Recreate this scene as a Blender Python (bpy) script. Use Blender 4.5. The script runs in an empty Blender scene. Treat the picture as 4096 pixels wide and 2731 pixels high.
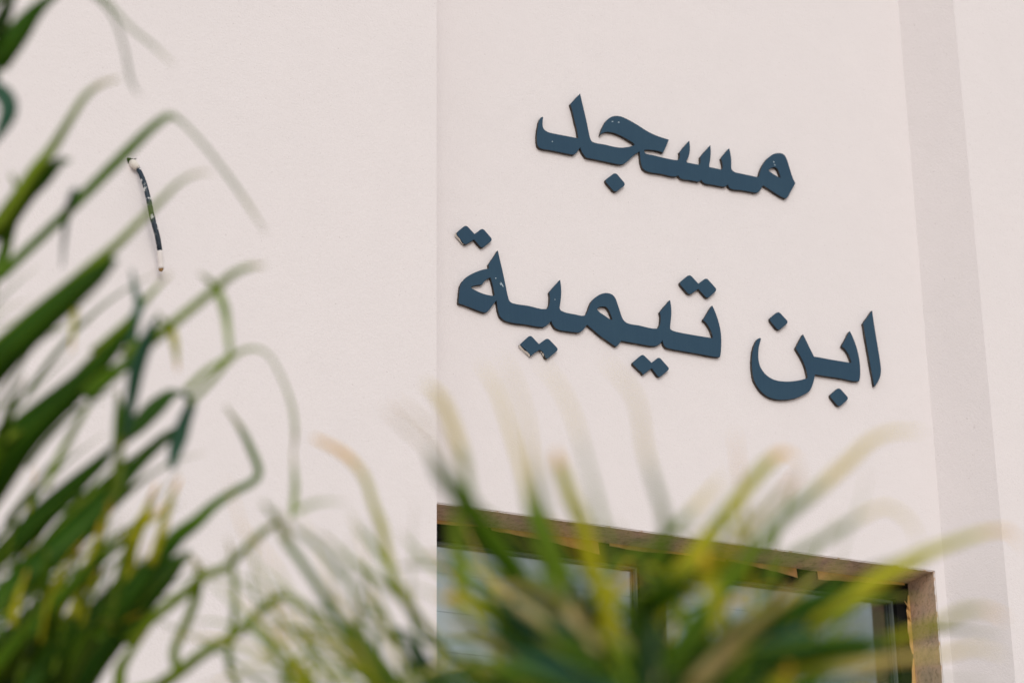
import bpy, bmesh, math, random
from mathutils import Vector, noise

# ------------------------------------------------------------------ camera, sky, sun, exposure
sc = bpy.context.scene
COL = sc.collection
W_PX, H_PX, F_PX = 4096.0, 2731.0, 9671.0            # photograph pixels, 85 mm lens on 36 mm
YAW, PITCH, ROLL = (math.radians(a) for a in (25.93, 21.957, -0.714))
CAM = Vector((0.0, -6.25, 1.6))
cy, sy, cp, sp, cr, sr = math.cos(YAW), math.sin(YAW), math.cos(PITCH), math.sin(PITCH), math.cos(ROLL), math.sin(ROLL)
FW = Vector((sy * cp, cy * cp, sp))
rt0 = Vector((cy, -sy, 0)); up0 = rt0.cross(FW)
RT = cr * rt0 + sr * up0
UP = -sr * rt0 + cr * up0
cd = bpy.data.cameras.new('camera'); cam = bpy.data.objects.new('camera', cd); COL.objects.link(cam)
from mathutils import Matrix
cam.matrix_world = Matrix(((RT.x, UP.x, -FW.x, CAM.x), (RT.y, UP.y, -FW.y, CAM.y), (RT.z, UP.z, -FW.z, CAM.z), (0, 0, 0, 1)))
cd.sensor_width = 36; cd.lens = F_PX * 36 / W_PX
cd.clip_start = 0.05; cd.clip_end = 2000
cd.dof.use_dof = True; cd.dof.focus_distance = 7.45; cd.dof.aperture_fstop = 2.3
sc.camera = cam

SUN_EL, SUN_AZ = math.radians(28), math.radians(195)   # azimuth clockwise from +Y: in front of the wall
wd = bpy.data.worlds.new('World'); sc.world = wd; wd.use_nodes = True
nt = wd.node_tree
sky = nt.nodes.new('ShaderNodeTexSky'); sky.sky_type = 'NISHITA'; sky.sun_disc = False
sky.sun_elevation = SUN_EL; sky.sun_rotation = SUN_AZ; sky.dust_density = 4; sky.air_density = 1.0
hs = nt.nodes.new('ShaderNodeHueSaturation'); hs.inputs['Saturation'].default_value = 0.30   # high thin cloud
nt.links.new(sky.outputs[0], hs.inputs['Color'])
ov = nt.nodes.new('ShaderNodeMix'); ov.data_type = 'RGBA'; ov.inputs[0].default_value = 0.82      # even bright overcast veil
nt.links.new(hs.outputs[0], ov.inputs[6]); ov.inputs[7].default_value = (6.9, 7.0, 7.25, 1)
bg = nt.nodes['Background']; nt.links.new(ov.outputs[2], bg.inputs[0]); bg.inputs[1].default_value = 0.12
sl = bpy.data.lights.new('sun', 'SUN'); sun = bpy.data.objects.new('sun', sl); COL.objects.link(sun)
sl.energy = 1.0; sl.angle = math.radians(30); sl.color = (1, 0.93, 0.86)
sd = Vector((math.sin(SUN_AZ) * math.cos(SUN_EL), math.cos(SUN_AZ) * math.cos(SUN_EL), math.sin(SUN_EL)))
sun.rotation_euler = sd.to_track_quat('Z', 'Y').to_euler(); sun.location = sd * 40
vs = sc.view_settings
vs.view_transform = 'Standard'; vs.look = 'None'; vs.gamma = 1; vs.use_curve_mapping = False
vs.exposure = 0.05

# ------------------------------------------------------------------ helpers
def ray(x, y):
    return FW + RT * ((x - W_PX / 2) / F_PX) - UP * ((y - H_PX / 2) / F_PX)
def on_y(x, y, Y):
    d = ray(x, y); return CAM + d * ((Y - CAM.y) / d.y)
def at(x, y, depth):
    return CAM + ray(x, y) * depth
def link(name, me, m, parent=None):
    o = bpy.data.objects.new(name, me); COL.objects.link(o)
    if m is not None and not me.materials: me.materials.append(m)
    if parent is not None: o.parent = parent
    return o
def tag(o, label, cat, group=None):
    o['label'] = label; o['category'] = cat
    if group: o['group'] = group
    return o
def empty(name, loc=(0, 0, 0)):
    o = bpy.data.objects.new(name, None); COL.objects.link(o); o.location = loc
    o.empty_display_size = 0.1
    return o
def box_mesh(x0, x1, y0, y1, z0, z1, bevel=0.0, name='box'):
    bm = bmesh.new()
    v = [bm.verts.new(p) for p in ((x0,y0,z0),(x1,y0,z0),(x1,y1,z0),(x0,y1,z0),(x0,y0,z1),(x1,y0,z1),(x1,y1,z1),(x0,y1,z1))]
    for f in ((0,3,2,1),(4,5,6,7),(0,1,5,4),(1,2,6,5),(2,3,7,6),(3,0,4,7)): bm.faces.new([v[i] for i in f])
    if bevel: bmesh.ops.bevel(bm, geom=bm.edges[:], offset=bevel, segments=2, affect='EDGES')
    me = bpy.data.meshes.new(name); bm.to_mesh(me); bm.free(); return me
def box(name, m, parent, *a, bevel=0.0):
    return link(name, box_mesh(*a, bevel=bevel, name=name), m, parent)

# ------------------------------------------------------------------ materials
def mat(name, col, rough=0.6, spec=0.3):
    m = bpy.data.materials.new(name); m.use_nodes = True
    b = m.node_tree.nodes['Principled BSDF']
    b.inputs['Base Color'].default_value = (*col, 1); b.inputs['Roughness'].default_value = rough
    b.inputs['Specular IOR Level'].default_value = spec
    return m
def N(m, t, **kw):
    n = m.node_tree.nodes.new(t)
    for k, v in kw.items():
        if k in n.inputs: n.inputs[k].default_value = v
        else: setattr(n, k, v)
    return n
def L(m, a, b): m.node_tree.links.new(a, b)
def bsdf(m): return m.node_tree.nodes['Principled BSDF']
def coords(m): return N(m, 'ShaderNodeTexCoord').outputs['Object']
def noise_tex(m, vec, scale, detail=4, rough=0.5):
    n = N(m, 'ShaderNodeTexNoise'); n.inputs['Scale'].default_value = scale
    n.inputs['Detail'].default_value = detail; n.inputs['Roughness'].default_value = rough
    L(m, vec, n.inputs['Vector']); return n.outputs['Fac']
def ramp(m, fac, stops):
    r = N(m, 'ShaderNodeValToRGB'); e = r.color_ramp.elements
    while len(e) < len(stops): e.new(0.5)
    for k, (p, c) in enumerate(stops):
        e[k].position = p; e[k].color = (*c, 1) if len(c) == 3 else c
    L(m, fac, r.inputs[0]); return r.outputs[0]
def mixc(m, fac, a, b, mode='MIX'):
    n = N(m, 'ShaderNodeMix', data_type='RGBA', blend_type=mode)
    for s, v in ((n.inputs[0], fac), (n.inputs[6], a), (n.inputs[7], b)):
        if hasattr(v, 'is_linked'): L(m, v, s)
        else: s.default_value = v if not isinstance(v, tuple) else (*v, 1)
    return n.outputs[2]
def bump(m, h, strength, dist, prev=None):
    b = N(m, 'ShaderNodeBump'); b.inputs['Strength'].default_value = strength; b.inputs['Distance'].default_value = dist
    L(m, h, b.inputs['Height'])
    if prev is not None: L(m, prev, b.inputs['Normal'])
    L(m, b.outputs[0], bsdf(m).inputs['Normal']); return b.outputs[0]

def plaster():
    m = mat('painted_plaster', (0.78, 0.74, 0.735), 0.85, 0.2); v = coords(m)
    big = ramp(m, noise_tex(m, v, 0.9, 3), [(0.3, (0.770, 0.733, 0.735)), (0.7, (0.788, 0.746, 0.747))])
    mid = ramp(m, noise_tex(m, v, 9, 5), [(0.35, (0.95, 0.95, 0.95)), (0.7, (1.0, 1.0, 1.0))])
    c = mixc(m, 0.3, big, mid, 'MULTIPLY')
    pit = ramp(m, noise_tex(m, v, 140, 2, 0.6), [(0.67, (1, 1, 1)), (0.76, (0.66, 0.63, 0.62))])
    c = mixc(m, 0.7, c, pit, 'MULTIPLY')
    L(m, c, bsdf(m).inputs['Base Color'])
    n1 = bump(m, noise_tex(m, v, 170, 4, 0.65), 0.5, 0.003)
    bump(m, noise_tex(m, v, 28, 3), 0.18, 0.006, n1)
    return m
def rough_reveal():
    # bare cement render of the window reveal; the white wall paint ends in a ragged edge on its outer lip
    m = mat('bare_render', (0.34, 0.25, 0.18), 0.95, 0.1); v = coords(m)
    c = ramp(m, noise_tex(m, v, 9, 6, 0.65), [(0.28, (0.36, 0.28, 0.23)), (0.45, (0.58, 0.43, 0.32)), (0.62, (0.70, 0.50, 0.35)), (0.78, (0.60, 0.46, 0.36))])
    dirt = ramp(m, noise_tex(m, v, 55, 5, 0.7), [(0.36, (0.55, 0.52, 0.5)), (0.5, (1, 1, 1))])
    c = mixc(m, 0.7, c, dirt, 'MULTIPLY')
    s = N(m, 'ShaderNodeSeparateXYZ'); L(m, v, s.inputs[0])
    a = N(m, 'ShaderNodeMath', operation='MULTIPLY_ADD'); L(m, noise_tex(m, v, 45, 4, 0.7), a.inputs[0]); a.inputs[1].default_value = -0.022; a.inputs[2].default_value = 0.0155
    lt = N(m, 'ShaderNodeMath', operation='LESS_THAN'); L(m, s.outputs[1], lt.inputs[0]); L(m, a.outputs[0], lt.inputs[1])
    c = mixc(m, lt.outputs[0], c, (0.78, 0.73, 0.71))
    L(m, c, bsdf(m).inputs['Base Color'])
    bump(m, noise_tex(m, v, 60, 6, 0.7), 0.6, 0.006)
    return m
def navy():
    m = mat('navy_lacquer', (0.028, 0.078, 0.135), 0.6, 0.12); v = coords(m)
    mp = N(m, 'ShaderNodeMapping'); mp.inputs['Scale'].default_value = (420, 420, 9); L(m, v, mp.inputs[0])
    br = ramp(m, noise_tex(m, mp.outputs[0], 1, 3), [(0.25, (0.029, 0.067, 0.108)), (0.75, (0.033, 0.074, 0.118))])
    cl = ramp(m, noise_tex(m, v, 7, 4), [(0.35, (0.9, 0.92, 0.95)), (0.7, (1.04, 1.03, 1.0))])
    c = mixc(m, 1.0, br, cl, 'MULTIPLY')
    mp2 = N(m, 'ShaderNodeMapping'); mp2.inputs['Scale'].default_value = (130, 130, 60); L(m, v, mp2.inputs[0])
    fl = ramp(m, noise_tex(m, mp2.outputs[0], 1, 3, 0.7), [(0.83, (0, 0, 0)), (0.86, (1, 1, 1))])
    L(m, c, bsdf(m).inputs['Base Color'])
    bump(m, noise_tex(m, v, 300, 2), 0.03, 0.0005)
    return m
def edge_core():
    m = mat('plate_core', (0.05, 0.045, 0.042), 0.8, 0.2); v = coords(m)
    c = ramp(m, noise_tex(m, v, 60, 4, 0.65), [(0.3, (0.025, 0.024, 0.026)), (0.6, (0.075, 0.062, 0.052)), (0.78, (0.22, 0.20, 0.18))])
    L(m, c, bsdf(m).inputs['Base Color']); return m
def leaf_mat(name, base, edge, tip, tip_at=0.93, trans=0.22, rough=0.42):
    m = mat(name, base, rough, 0.22); 
    uv = N(m, 'ShaderNodeTexCoord').outputs['UV']; s = N(m, 'ShaderNodeSeparateXYZ'); L(m, uv, s.inputs[0])
    ob = coords(m)
    # u: distance from the midrib, v: along the leaf; thin paler margin, drying tip, faint lengthwise veins
    mg = ramp(m, s.outputs[0], [(0.0, (0.35, 0.35, 0.35)), (0.09, (0, 0, 0)), (0.80, (0, 0, 0)), (1.0, (1, 1, 1))])
    c = mixc(m, mg, base, edge)
    nz = ramp(m, noise_tex(m, ob, 11, 3), [(0.3, (0.72, 0.78, 0.7)), (0.72, (1.12, 1.1, 1.05))])
    c = mixc(m, 1.0, c, nz, 'MULTIPLY')
    a = N(m, 'ShaderNodeMath', operation='MULTIPLY_ADD'); L(m, noise_tex(m, ob, 22, 3), a.inputs[0]); a.inputs[1].default_value = 0.16; L(m, s.outputs[1], a.inputs[2])
    tp = ramp(m, a.outputs[0], [(tip_at - 0.02, (0, 0, 0)), (min(1.0, tip_at + 0.1), (1, 1, 1))])
    c = mixc(m, tp, c, tip)
    L(m, c, bsdf(m).inputs['Base Color'])
    tr = N(m, 'ShaderNodeBsdfTranslucent'); tc = mixc(m, 1.0, c, (1.5, 1.6, 0.7), 'MULTIPLY'); L(m, tc, tr.inputs['Color'])
    mx = N(m, 'ShaderNodeMixShader'); mx.inputs[0].default_value = trans
    L(m, bsdf(m).outputs[0], mx.inputs[1]); L(m, tr.outputs[0], mx.inputs[2])
    L(m, mx.outputs[0], m.node_tree.nodes['Material Output'].inputs['Surface'])
    return m

M = {}
M['plaster'] = plaster(); M['reveal'] = rough_reveal(); M['navy'] = navy(); M['core'] = edge_core()
M['frame'] = mat('black_frame', (0.010, 0.010, 0.010), 0.6, 0.08)
M['gasket'] = mat('grey_gasket', (0.10, 0.12, 0.12), 0.5, 0.4)
M['slat'] = mat('pale_slat', (0.68, 0.68, 0.66), 0.55, 0.3)
M['dark_room'] = mat('room_paint', (0.30, 0.29, 0.28), 0.9, 0.1)
M['tape'] = mat('ochre_tape', (0.50, 0.29, 0.11), 0.6, 0.3)
v = coords(M['tape']); L(M['tape'], ramp(M['tape'], noise_tex(M['tape'], v, 30, 4), [(0.3, (0.55, 0.32, 0.12)), (0.7, (0.78, 0.50, 0.21))]), bsdf(M['tape']).inputs['Base Color'])
def glass():
    m = bpy.data.materials.new('tinted_glass'); m.use_nodes = True; t = m.node_tree; t.nodes.remove(bsdf(m))
    g = N(m, 'ShaderNodeBsdfGlossy'); g.inputs['Color'].default_value = (0.9, 0.95, 0.98, 1); g.inputs['Roughness'].default_value = 0.03
    tr = N(m, 'ShaderNodeBsdfTransparent'); tr.inputs['Color'].default_value = (0.80, 0.85, 0.85, 1)
    mx = N(m, 'ShaderNodeMixShader'); mx.inputs[0].default_value = 0.20
    L(m, tr.outputs[0], mx.inputs[1]); L(m, g.outputs[0], mx.inputs[2]); L(m, mx.outputs[0], t.nodes['Material Output'].inputs['Surface'])
    return m
M['glass'] = glass()
M['leaf_deep'] = leaf_mat('shaded_green_leaf', (0.036, 0.115, 0.006), (0.26, 0.37, 0.014), (0.10, 0.17, 0.02), 1.02, 0.28)  # dark green with the shade of backlit blades put into the colour
M['leaf_green'] = leaf_mat('green_leaf', (0.095, 0.205, 0.010), (0.34, 0.42, 0.02), (0.24, 0.28, 0.04), 0.98, 0.32)
M['leaf_light'] = leaf_mat('light_green_leaf', (0.25, 0.36, 0.028), (0.42, 0.48, 0.05), (0.36, 0.34, 0.07), 0.95, 0.35)
M['leaf_pale'] = leaf_mat('pale_tipped_leaf', (0.20, 0.32, 0.022), (0.36, 0.42, 0.04), (0.72, 0.62, 0.27), 0.55, 0.4)
M['leaf_yellow'] = leaf_mat('yellowing_leaf', (0.56, 0.53, 0.025), (0.66, 0.60, 0.05), (0.78, 0.52, 0.06), 0.86, 0.40)
M['leaf_dry'] = leaf_mat('dry_leaf', (0.70, 0.56, 0.28), (0.74, 0.60, 0.32), (0.70, 0.47, 0.14), 0.9, 0.25, 0.6)
M['leaf_blue'] = leaf_mat('sky_sheen_leaf', (0.036, 0.120, 0.075), (0.08, 0.20, 0.10), (0.06, 0.14, 0.06), 1.02, 0.2, 0.35)  # teal sky reflection on leaf backs, painted into the colour
M['cane'] = mat('palm_cane', (0.16, 0.15, 0.05), 0.6, 0.3)
v = coords(M['cane']); L(M['cane'], ramp(M['cane'], noise_tex(M['cane'], v, 14, 5), [(0.3, (0.09, 0.10, 0.03)), (0.7, (0.24, 0.19, 0.08))]), bsdf(M['cane']).inputs['Base Color'])
M['sand'] = mat('sandy_paving', (0.42, 0.35, 0.28), 0.95, 0.1)
v = coords(M['sand']); L(M['sand'], ramp(M['sand'], noise_tex(M['sand'], v, 3, 8, 0.65), [(0.3, (0.42, 0.35, 0.30)), (0.7, (0.55, 0.47, 0.41))]), bsdf(M['sand']).inputs['Base Color'])
M['soil'] = mat('bed_soil', (0.12, 0.08, 0.05), 1.0, 0.05)

# ------------------------------------------------------------------ ground
def sheet(name, m, x0, x1, y0, y1, z):
    me = bpy.data.meshes.new(name); me.from_pydata([(x0,y0,z),(x1,y0,z),(x1,y1,z),(x0,y1,z)], [], [(0,1,2,3)])
    o = link(name, me, m); o['kind'] = 'structure'; return o
sheet('ground', M['sand'], -300, 300, -300, 300, 0.0)
sheet('planting_bed', M['soil'], -1.6, 2.6, -4.9, -3.0, 0.006)

# ------------------------------------------------------------------ building
XL, XR, DEP, SPLAY = 2.705, 4.603, 0.178, 0.11    # sides of the shallow recess, its depth, and the splay added to lighten its right side
OX0, OX1, OZ0, OZ1 = 2.735, 4.562, 0.90, 3.842    # window opening
ROOF = 7.2
bld = tag(empty('building', (3.6, 2, 0)), 'cream plastered building with a shallow recess holding a sign over a dark window', 'building')
bld.location = (0, 0, 0)
P = M['plaster']
box('front_wall', P, bld, -9, XL, -DEP, 0.30, 0, ROOF, bevel=0.0015)
bm = bmesh.new(); foot = [(XR, 0.0), (XR + SPLAY, -DEP), (13, -DEP), (13, 0.30), (XR, 0.30)]
lo = [bm.verts.new((x, y, 0)) for x, y in foot]; hi = [bm.verts.new((x, y, ROOF)) for x, y in foot]
bm.faces.new(lo[::-1]); bm.faces.new(hi)
for i in range(5): bm.faces.new((lo[i-1], lo[i], hi[i], hi[i-1]))
bmesh.ops.recalc_face_normals(bm, faces=bm.faces[:]); me = bpy.data.meshes.new('front_wall'); bm.to_mesh(me); bm.free()
link('front_wall', me, P, bld)
sgn = box('recessed_wall', P, bld, XL - 0.002, XR + 0.002, 0.0, 0.28, OZ1 + 0.0035, ROOF - 0.002)
box('recessed_wall', P, bld, XL - 0.002, XR + 0.002, 0.0, 0.28, 0.002, OZ0)
box('recess_pier', P, bld, XL - 0.002, OX0 - 0.0035, 0.0, 0.28, OZ0, OZ1 + 0.0035)
box('recess_pier', P, bld, OX1 + 0.0035, XR + 0.002, 0.0, 0.28, OZ0, OZ1 + 0.0035)
box('side_wall', P, bld, -9, -8.7, 0.302, 6, 0, ROOF)
box('side_wall', P, bld, 12.7, 13, 0.302, 6, 0, ROOF)
box('rear_wall', P, bld, -8.698, 12.698, 5.7, 6, 0, ROOF)
box('roof', P, bld, -9.1, 13.1, -DEP - 0.1, 6.1, ROOF + 0.002, ROOF + 0.25)
box('room_ceiling', M['dark_room'], bld, 1, 7, 0.305, 5.695, 4.6, 4.7)
# bare reveal: soffit and right and left cheeks
box('window_soffit', M['reveal'], bld, OX0, OX1, 0.003, 0.24, OZ1, OZ1 + 0.012)
box('window_cheek', M['reveal'], bld, OX1, OX1 + 0.012, 0.0034, 0.241, OZ0, OZ1 - 0.0005)
box('window_cheek', M['reveal'], bld, OX0 - 0.012, OX0, 0.0034, 0.241, OZ0, OZ1 - 0.0005)
box('window_sill', P, bld, OX0 + 0.001, OX1 - 0.001, -0.04, 0.24, OZ0, OZ0 + 0.03, bevel=0.004)
# window
FY0, FY1 = 0.150, 0.205
MX0, MX1 = 3.549, 3.639
WZ0, WZ1 = OZ0 + 0.03, OZ1 - 0.0008
bmw = bmesh.new()
def add_box(bm, x0, x1, y0, y1, z0, z1):
    v = [bm.verts.new(p) for p in ((x0,y0,z0),(x1,y0,z0),(x1,y1,z0),(x0,y1,z0),(x0,y0,z1),(x1,y0,z1),(x1,y1,z1),(x0,y1,z1))]
    for f in ((0,3,2,1),(4,5,6,7),(0,1,5,4),(1,2,6,5),(2,3,7,6),(3,0,4,7)): bm.faces.new([v[i] for i in f])
add_box(bmw, OX0 + 0.0008, OX1 - 0.0008, FY0, FY1, WZ1 - 0.058, WZ1)
add_box(bmw, OX0 + 0.0008, OX1 - 0.0008, FY0, FY1, WZ0, WZ0 + 0.06)
add_box(bmw, OX0 + 0.0008, OX0 + 0.058, FY0, FY1, WZ0 + 0.06, WZ1 - 0.058)
add_box(bmw, OX1 - 0.052, OX1 - 0.0008, FY0, FY1, WZ0 + 0.06, WZ1 - 0.058)
me = bpy.data.meshes.new('window'); bmw.to_mesh(me); bmw.free()
win = link('window', me, M['frame'], bld)
GZ0, GZ1 = WZ0 + 0.06, WZ1 - 0.058
box('mullion', M['frame'], win, MX0, MX1, FY0 + 0.004, FY1 + 0.004, GZ0, GZ1)
panes = ((OX0 + 0.058, MX0), (MX1, OX1 - 0.052))
for x0, x1 in panes:
    box('pane', M['glass'], win, x0 - 0.004, x1 + 0.004, 0.186, 0.190, GZ0 - 0.004, GZ1 + 0.004)
    for a, b in ((x0, x0 + 0.007), (x1 - 0.007, x1)):
        box('gasket', M['gasket'], win, a, b, 0.170, 0.1855, GZ0 + 0.001, GZ1 - 0.001)
    box('gasket', M['gasket'], win, x0 + 0.0072, x1 - 0.0072, 0.170, 0.1855, GZ1 - 0.007, GZ1)
# pale horizontal boards of the shutter standing right behind the glass
z = GZ1 + 0.03; k = 0
heights = (0.108, 0.040, 0.080, 0.040, 0.084, 0.038)
while z > GZ0:
    h = heights[k % 6]
    dy = (0.0, 0.006, 0.002, 0.008, 0.0, 0.005)[k % 6]
    for x0, x1 in ((OX0 + 0.03, MX0 + 0.03), (MX1 - 0.03, 4.25)):
        box('slat', M['slat'], win, x0, x1, 0.232 + dy, 0.244 + dy, z - h + 0.0007, z, bevel=0.0006)
    z -= h; k += 1
# peeling ochre tape along the frame joint (curled strips)
def strip(name, m, parent, pts_a, pts_b, th=0.0012):
    """ribbon between two 3D polylines, given a little thickness"""
    bm = bmesh.new(); n = len(pts_a)
    off = Vector((0, -th, 0))
    A = [bm.verts.new(p) for p in pts_a]; B = [bm.verts.new(p) for p in pts_b]
    A2 = [bm.verts.new(Vector(p) + off) for p in pts_a]; B2 = [bm.verts.new(Vector(p) + off) for p in pts_b]
    for i in range(n - 1):
        bm.faces.new((A[i], B[i], B[i+1], A[i+1])); bm.faces.new((A2[i], A2[i+1], B2[i+1], B2[i]))
        bm.faces.new((A[i], A[i+1], A2[i+1], A2[i])); bm.faces.new((B[i], B2[i], B2[i+1], B[i+1]))
    bm.faces.new((A[0], A2[0], B2[0], B[0])); bm.faces.new((A[-1], B[-1], B2[-1], A2[-1]))
    bmesh.ops.recalc_face_normals(bm, faces=bm.faces[:])
    me = bpy.data.meshes.new(name); bm.to_mesh(me); bm.free(); return link(name, me, m, parent)
def tape_top(x0, x1, drop):
    rnd = random.Random(int(x0 * 100)); n = 14; a = []; b = []
    for i in range(n):
        t = i / (n - 1); x = x0 + (x1 - x0) * t; d = drop(t) + rnd.uniform(-0.0012, 0.0012)
        a.append((x, 0.146, OZ1 - 0.0006)); b.append((x, 0.146 - 0.25 * max(0, d - 0.012), OZ1 - 0.001 - d))
    strip('tape_strip', M['tape'], win, a, b)
tape_top(2.75, 3.02, lambda t: 0.008 + 0.004 * math.sin(t * 5))
tape_top(3.03, 3.40, lambda t: 0.010 + 0.034 * t ** 1.6)
tape_top(3.44, 3.86, lambda t: 0.009 + 0.003 * math.sin(t * 7))
tape_top(3.87, 4.125, lambda t: 0.007 + 0.026 * t ** 1.5)
tape_top(4.205, 4.545, lambda t: 0.030 - 0.022 * t)
for zz0, zz1, w0 in ((3.60, 3.80, 0.020), (3.36, 3.585, 0.016), (3.10, 3.34, 0.02)):
    rnd = random.Random(int(zz0 * 50)); a = []; b = []
    for i in range(12):
        t = i / 11; zc = zz0 + (zz1 - zz0) * t
        a.append((OX1 - 0.0008, 0.1465, zc)); b.append((OX1 - 0.002 - w0 * (0.35 + 0.65 * math.sin(math.pi * t)) * rnd.uniform(0.7, 1.1), 0.1455, zc))
    strip('tape_strip', M['tape'], win, a, b)
for zt, s in ((3.762, 1.0), (3.725, 0.8)):     # torn tatters sticking out near the corner
    a = [(OX1 - 0.004, 0.145, zt), (OX1 - 0.018 * s, 0.138, zt + 0.004), (OX1 - 0.034 * s, 0.130, zt + 0.012)]
    b = [(OX1 - 0.004, 0.1445, zt - 0.016), (OX1 - 0.016 * s, 0.137, zt - 0.008), (OX1 - 0.033 * s, 0.130, zt + 0.009)]
    strip('tape_strip', M['tape'], win, a, b)

# ------------------------------------------------------------------ sign letters
PT = 0.013                                   # plate thickness
def crop(o, s): return lambda pts: [(o[0] + x / s, o[1] + y / s) for x, y in pts]
C1 = crop((2100, 340), 3.92); C2 = crop((2650, 440), 3.92); C3 = crop((1780, 860), 3.92)
C4 = crop((1980, 1060), 3.92); C5 = crop((2450, 1060), 3.92); C6 = crop((2950, 1200), 3.4083); C7 = crop((1700, 1400), 2.138)
def smooth(pts, sharp=38, sub=4):
    n = len(pts); P2 = [Vector(p).to_2d() for p in pts]; tang = []
    for i in range(n):
        a, b, c = P2[i-1], P2[i], P2[(i+1) % n]
        d1, d2 = (b - a), (c - b)
        if d1.length < 1e-6 or d2.length < 1e-6 or d1.angle(d2) > math.radians(sharp): tang.append(None)
        else: tang.append((d1.normalized() + d2.normalized()).normalized())
    out = []
    for i in range(n):
        a, b = P2[i], P2[(i+1) % n]; ta, tb = tang[i], tang[(i+1) % n]; ln = (b - a).length
        if ta is None: ta = (b - a).normalized() if tb is None else (2 * (b - a).normalized() - tb).normalized()
        if tb is None: tb = (2 * (b - a).normalized() - ta).normalized()
        for k in range(sub):
            t = k / sub; h1 = 2*t**3 - 3*t**2 + 1; h2 = t**3 - 2*t**2 + t; h3 = -2*t**3 + 3*t**2; h4 = t**3 - t**2
            out.append(a * h1 + ta * ln * h2 + b * h3 + tb * ln * h4)
    return [(p.x, p.y) for p in out]
def rounded(pts, r, sel=None, seg=5):
    out = []; n = len(pts)
    for i, p in enumerate(pts):
        b = Vector(p); a = Vector(pts[i-1]); c = Vector(pts[(i+1) % n])
        if sel is not None and i not in sel: out.append(p); continue
        rr = min(r, 0.45 * (a - b).length, 0.45 * (c - b).length)
        p0 = b + (a - b).normalized() * rr; p1 = b + (c - b).normalized() * rr
        for k in range(seg + 1):
            t = k / seg; q = p0 * (1-t)**2 + b * 2*t*(1-t) + p1 * t*t; out.append((q.x, q.y))
    return out
def to_wall(pts): return [(q.x, q.z) for q in (on_y(x, y, -PT) for x, y in pts)]
def plate_mesh(loops, y_front, y_back, bev, name, jag=0.0):
    cu = bpy.data.curves.new(name, 'CURVE'); cu.dimensions = '2D'; cu.fill_mode = 'BOTH'
    cu.extrude = (y_back - y_front) / 2 - bev; cu.bevel_depth = bev; cu.bevel_resolution = 1; cu.offset = -bev
    rnd = random.Random(len(loops[0]))
    for lp in loops:
        s = cu.splines.new('POLY'); s.points.add(len(lp) - 1); s.use_cyclic_u = True
        for p, (x, z) in zip(s.points, lp):
            p.co = (x + rnd.uniform(-jag, jag), z + rnd.uniform(-jag, jag), 0, 1)
    o = bpy.data.objects.new('tmp', cu); COL.objects.link(o)
    dg = bpy.context.evaluated_depsgraph_get()
    me = bpy.data.meshes.new_from_object(o.evaluated_get(dg)); me.name = name
    bpy.data.objects.remove(o); bpy.data.curves.remove(cu)
    ym = (y_front + y_back) / 2
    for v in me.vertices:
        x, z, d = v.co; v.co = (x, ym - d, z)
    bm = bmesh.new(); bm.from_mesh(me); bmesh.ops.recalc_face_normals(bm, faces=bm.faces[:]); bm.to_mesh(me); bm.free()
    me.materials.clear(); return me
def plate(name, loops_px, label, cat, group=None, flecks=()):
    loops = [to_wall(l) for l in loops_px]
    xs = [p[0] for p in loops[0]]; zs = [p[1] for p in loops[0]]
    e = empty(name, (0, 0, 0)); tag(e, label, cat, group)
    link('face', plate_mesh(loops, -PT, -PT + 0.0022, 0.0007, 'face'), M['navy'], e)
    link('core', plate_mesh(loops, -PT + 0.0023, 0.0005, 0.0003, 'core', jag=0.0006), M['core'], e)
    for fx, fy, ln, ang in flecks:
        c = on_y(fx, fy, -PT - 0.0003); bm = bmesh.new(); ca, sa = math.cos(ang), math.sin(ang)
        prof = [(-ln/2, 0), (-ln/5, 0.0016), (ln/4, 0.0022), (ln/2, 0), (ln/4, -0.0012), (-ln/5, -0.0014)]
        f = [bm.verts.new((c.x + u*ca - w*sa, c.y, c.z + u*sa + w*ca)) for u, w in prof]
        b = [bm.verts.new((c.x + u*ca - w*sa, c.y + 0.0012, c.z + u*sa + w*ca)) for u, w in prof]
        bm.faces.new(f); bm.faces.new(b[::-1])
        for i in range(6): bm.faces.new((f[i-1], b[i-1], b[i], f[i]))
        bmesh.ops.recalc_face_normals(bm, faces=bm.faces[:])
        me = bpy.data.meshes.new('paint_chip'); bm.to_mesh(me); bm.free(); link('paint_chip', me, M['chip'], e)
    return e
M['chip'] = mat('chipped_paint', (0.42, 0.52, 0.58), 0.7, 0.2)

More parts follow.
